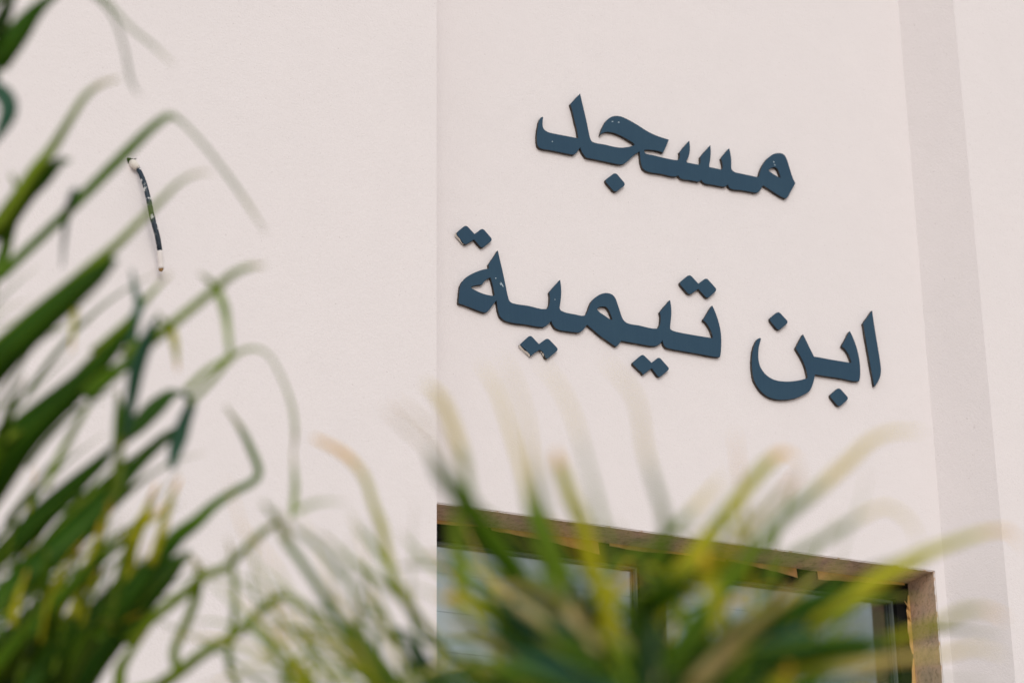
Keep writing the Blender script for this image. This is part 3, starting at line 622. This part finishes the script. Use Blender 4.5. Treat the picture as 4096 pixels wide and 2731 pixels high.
for key, pts, w in (
 ('pale', [(700,1250),(740,1000),(735,820),(700,700),(650,520),(620,330),(560,220),(470,125)], [50,50,32,26,17,14,12,8]),
 ('pale', [(640,1050),(760,900),(860,800),(930,720),(1010,630)], [34,34,30,22,10]),
 ('yellow', [(600,1430),(740,1190),(860,1010),(960,880),(1060,750),(1120,675),(1195,590),(1270,535),(1345,575)], [70,74,66,60,52,48,46,28,14]),
 ('yellow', [(820,1190),(960,1040),(1130,850),(1240,740),(1345,625)], [60,56,46,46,36]),
 ('pale', [(900,1300),(1050,1090),(1180,930),(1280,820),(1400,720),(1568,570),(1650,490),(1750,445),(1890,440)], [70,66,50,44,42,36,28,22,12]),
 ('light', [(940,1000),(1010,830),(930,850)], [40,44,20]), ('yellow', [(1030,850),(1100,885),(1170,940)], [34,44,30]),
 ('green', [(740,1440),(650,1270),(800,1130),(880,1040)], [80,100,90,40]),
 ('deep', [(720,1480),(670,1330),(660,1200),(760,1090)], [90,100,90,40]),
 ('dry', [(700,1560),(560,1410),(450,1300),(340,1200),(260,1130)], [80,90,90,76,40]),
 ('dry', [(420,1330),(300,1250),(200,1190),(100,1150),(-20,1145)], [66,72,70,64,40]),
 ('yellow', [(980,1330),(960,1180),(935,1090),(915,980)], [70,84,84,50]),
 ('dry', [(930,1470),(1010,1330),(1065,1265),(1120,1190)], [70,84,80,50]),
 ('dry', [(840,1600),(980,1450),(1100,1330),(1230,1230),(1360,1150)], [70,76,66,54,30]),
 ('yellow', [(1200,1650),(1250,1560),(1300,1480)], [70,84,50]),
 ('deep', [(800,1560),(950,1420),(1090,1330),(1250,1275),(1420,1200),(1590,1120)], [100,116,124,120,104,50]),
 ('deep', [(860,1640),(1000,1540),(1180,1470),(1380,1425),(1600,1395),(1760,1390)], [110,120,120,116,96,50]),
 ('green', [(760,1560),(820,1400),(900,1260),(960,1190)], [70,76,64,30]),
 ('deep', [(620,1640),(480,1500),(330,1420),(180,1400)], [120,126,110,60]),
 ('deep', [(640,1680),(440,1580),(260,1540),(90,1560)], [120,126,110,60]),
 ('blue', [(420,1500),(250,1330),(120,1230),(30,1190)], [80,80,66,34]),
 ('deep', [(480,1330),(400,1240),(350,1150),(400,1050)], [50,56,50,26]),
 ('green', [(200,1420),(60,1300),(-60,1200),(-170,1150)], [66,66,56,30]),
 ('blue', [(300,1640),(150,1480),(20,1390),(-120,1330)], [80,80,66,34]),
): pr.leaf(key, D_(pts), S(w), ext=False if pts[0][1] < 1500 else None, d=-0.1 if pts[-1][1] > 1000 else 0.0)
for key, pts, w in (
 ('pale', [(380,1140),(520,1010),(660,930),(760,870),(860,810),(960,780),(1060,850),(1095,940)], [50,40,34,30,20,16,14,8]),
 ('yellow', [(330,1440),(560,1310),(820,1160),(930,1090),(1010,1050),(1120,990),(1250,940),(1400,892),(1500,890),(1570,965)], [60,66,70,70,66,50,36,26,18,8]),
 ('yellow', [(330,1560),(560,1490),(800,1425),(1000,1370),(1190,1300),(1290,1250),(1400,1240),(1500,1285)], [60,58,50,46,40,34,18,8]),
 ('pale', [(300,1640),(560,1540),(860,1480),(1190,1440),(1350,1410),(1490,1445)], [56,50,40,28,18,8]),
 ('dry', [(560,1700),(760,1600),(930,1500),(1060,1400)], [60,64,60,30]),
 ('deep', [(150,1640),(400,1500),(650,1420),(900,1390)], [100,110,90,40]),
 ('blue', [(60,1500),(280,1400),(480,1350),(640,1340)], [60,66,60,30]),
 ('light', [(640,1500),(700,1200),(760,930),(830,780),(870,620)], [12,10,9,8,5]),
): pr.leaf(key, E_(pts), S(w), ext=False if pts[0][1] < 1500 else None)
for i in range(34):        # the close fan around the crown, thickest towards the left
    a = math.radians(rr.uniform(-82, 70) if i % 2 else rr.uniform(-84, -35)); ln = rr.uniform(430, 780) * (0.72 + 0.42 * abs(math.sin(a)))
    x0, y0 = 2640 + rr.uniform(-140, 140), 3060 - rr.uniform(0, 200)
    dr = rr.uniform(0.05, 0.3)
    pts = [(x0 + ln * t * math.sin(a) * (1 + 0.1 * t), y0 - ln * t * math.cos(a) * (1 - dr * t) - 160 * t * abs(math.sin(a)) * (1 - t)) for t in (0.05, 0.35, 0.7, 1.0)]
    pr.leaf(rr.choice(('deep', 'green', 'green', 'blue', 'deep', 'light', 'light', 'dry', 'yellow')), pts, [60, rr.uniform(60, 92), rr.uniform(50, 76), 34], d=rr.uniform(-0.35, 0.15), ext=True)

def arc(x, y, ln, a, droop, n=6, bend=1):
    """a leaflet's path in photo pixels: rises at angle a and arches over"""
    pts = [(x, y)]
    for k in range(1, n + 1):
        aa = a - bend * droop * (k / n) ** 1.8
        x += ln / n * math.cos(aa); y -= ln / n * math.sin(aa); pts.append((x, y))
    return pts
def taper(w, n): return [w * (0.55 + 0.45 * math.sin(math.pi * min(1, 0.15 + 0.9 * k / n))) * (1 - 0.55 * (k / n) ** 2) for k in range(n + 1)]
rf = random.Random(77)
for i in range(7):        # slim leaflets of the left palm, rising to the right and arching over
    t = rf.random(); x = rf.uniform(-260, 150); y = 2860 - rf.random() * 500 + 0.1 * x
    if y < 1500 and x > 150: x -= 330
    a = math.radians(rf.gauss(52, 11)); ln = rf.uniform(380, 820) * (0.7 if y > 2300 else 1.0)
    w = rf.uniform(16, 34)
    pl.leaf(rf.choice(('deep', 'green', 'deep')), arc(x, y, ln, a, math.radians(rf.uniform(5, 75))), taper(w * 1.3, 6), d=rf.uniform(0.1, 0.4), ext=x < 0)
for i in range(24):         # steep yellow-green ones crossing low in the clump
    x = rf.uniform(-40, 470); y = rf.uniform(2300, 2800); a = math.radians(rf.gauss(76, 8)); ln = rf.uniform(240, 480)
    pl.leaf(rf.choice(('light', 'light', 'yellow', 'green')), arc(x, y, ln, a, math.radians(rf.uniform(-10, 40))), taper(rf.uniform(12, 20), 6), d=rf.uniform(-0.1, 0.2), ext=False)
for i in range(12):         # the sparse middle palm
    x = 1640 + rf.uniform(-60, 60); y = 2960 - rf.uniform(0, 150); a = math.radians(rf.uniform(95, 150)); ln = rf.uniform(500, 1150)
    pm.leaf(rf.choice(('green', 'light', 'light', 'yellow', 'green')), arc(x, y, ln, a, math.radians(rf.uniform(10, 110)), 8, -1), taper(rf.uniform(14, 26), 8), d=rf.uniform(-0.3, 0.3), ext=True)
for i in range(44):        # the fan in front of the window
    a = math.radians(rf.uniform(18, 165)); ln = rf.uniform(380, 860) * (0.8 + 0.2 * abs(math.cos(a)))
    x = 2640 + rf.uniform(-330, 330); y = 3030 - rf.uniform(0, 190); b = 1 if math.cos(a) > 0 else -1
    pr.leaf(rf.choice(('light', 'yellow', 'green', 'dry', 'green', 'deep', 'deep', 'blue', 'deep')), arc(x, y, ln, a, math.radians(rf.uniform(5, 80)), 8, b), taper(rf.uniform(30, 66), 8), d=rf.uniform(-0.3, 0.25), ext=True)

for i in range(40):         # narrow blades of the fan a little farther from the camera
    a = math.radians(rf.uniform(14, 168)); ln = rf.uniform(520, 1080); b = 1 if math.cos(a) > 0 else -1
    x = 2640 + rf.uniform(-420, 420); y = 2960 - rf.uniform(0, 200)
    pr.leaf(rf.choice(('light', 'yellow', 'light', 'green', 'yellow', 'deep')), arc(x, y, ln, a, math.radians(rf.uniform(5, 95)), 8, b), taper(rf.uniform(18, 32), 8), d=rf.uniform(0.1, 0.6), ext=True)
for i in range(22):         # narrow criss-crossing leaflets of the left palm
    x = rf.uniform(-40, 500); y = rf.uniform(2250, 2800); a = math.radians(rf.choice((rf.gauss(70, 5), rf.gauss(78, 6))))
    pl.leaf(rf.choice(('light', 'yellow', 'light', 'green')), arc(x, y, rf.uniform(280, 620), a, math.radians(rf.uniform(0, 60))), taper(rf.uniform(11, 19), 6), d=rf.uniform(0.05, 0.4), ext=x < 0)

for i in range(40):         # the rest of the left palm's crown, outside the picture on its far side
    a = math.radians(rf.uniform(80, 172)); ln = rf.uniform(700, 1500)
    pl.leaf(rf.choice(('deep', 'green', 'deep', 'light')), arc(-560 + rf.uniform(-80, 40), 3050 - rf.uniform(0, 250), ln, a, math.radians(rf.uniform(10, 90)), 8, -1), taper(rf.uniform(36, 80), 8), d=rf.uniform(-0.25, 0.25), tip=rf.uniform(-0.5, 0.5), ext=True)

for i in range(44):         # thin soft blades between the left palm and the window
    a = math.radians(rf.uniform(92, 152)); x = rf.uniform(1250, 1800); y = rf.uniform(2780, 3000)
    pm.leaf(rf.choice(('light', 'yellow', 'pale', 'green', 'light')), arc(x, y, rf.uniform(420, 980), a, math.radians(rf.uniform(0, 85)), 8, rf.choice((1, -1, -1))), taper(rf.uniform(13, 23), 8), d=rf.uniform(-0.2, 0.4), ext=True)
for i in range(76):         # thin outer blades of the fan
    a = math.radians(rf.uniform(10, 170)); b = 1 if math.cos(a) > 0 else -1
    x = 2640 + rf.uniform(-600, 560); y = 2930 - rf.uniform(0, 220)
    pr.leaf(rf.choice(('light', 'yellow', 'light', 'green', 'pale', 'green', 'deep')), arc(x, y, rf.uniform(460, 940), a, math.radians(rf.uniform(5, 90)), 8, b), taper(rf.uniform(16, 30), 8), d=rf.uniform(0.1, 0.75), ext=True)
for i in range(44):         # slim straight leaflets through the left palm
    x = rf.uniform(-200, 330); y = rf.uniform(1500, 2780) + 0.2 * x; a = math.radians(rf.gauss(51, 5))
    if y < 2100: x -= 220
    pl.leaf(rf.choice(('light', 'green', 'light', 'deep', 'green')), arc(x, y, rf.uniform(420, 760), a, math.radians(rf.uniform(0, 40))), taper(rf.uniform(12, 22), 6), d=rf.uniform(0.0, 0.35), ext=x < 0)
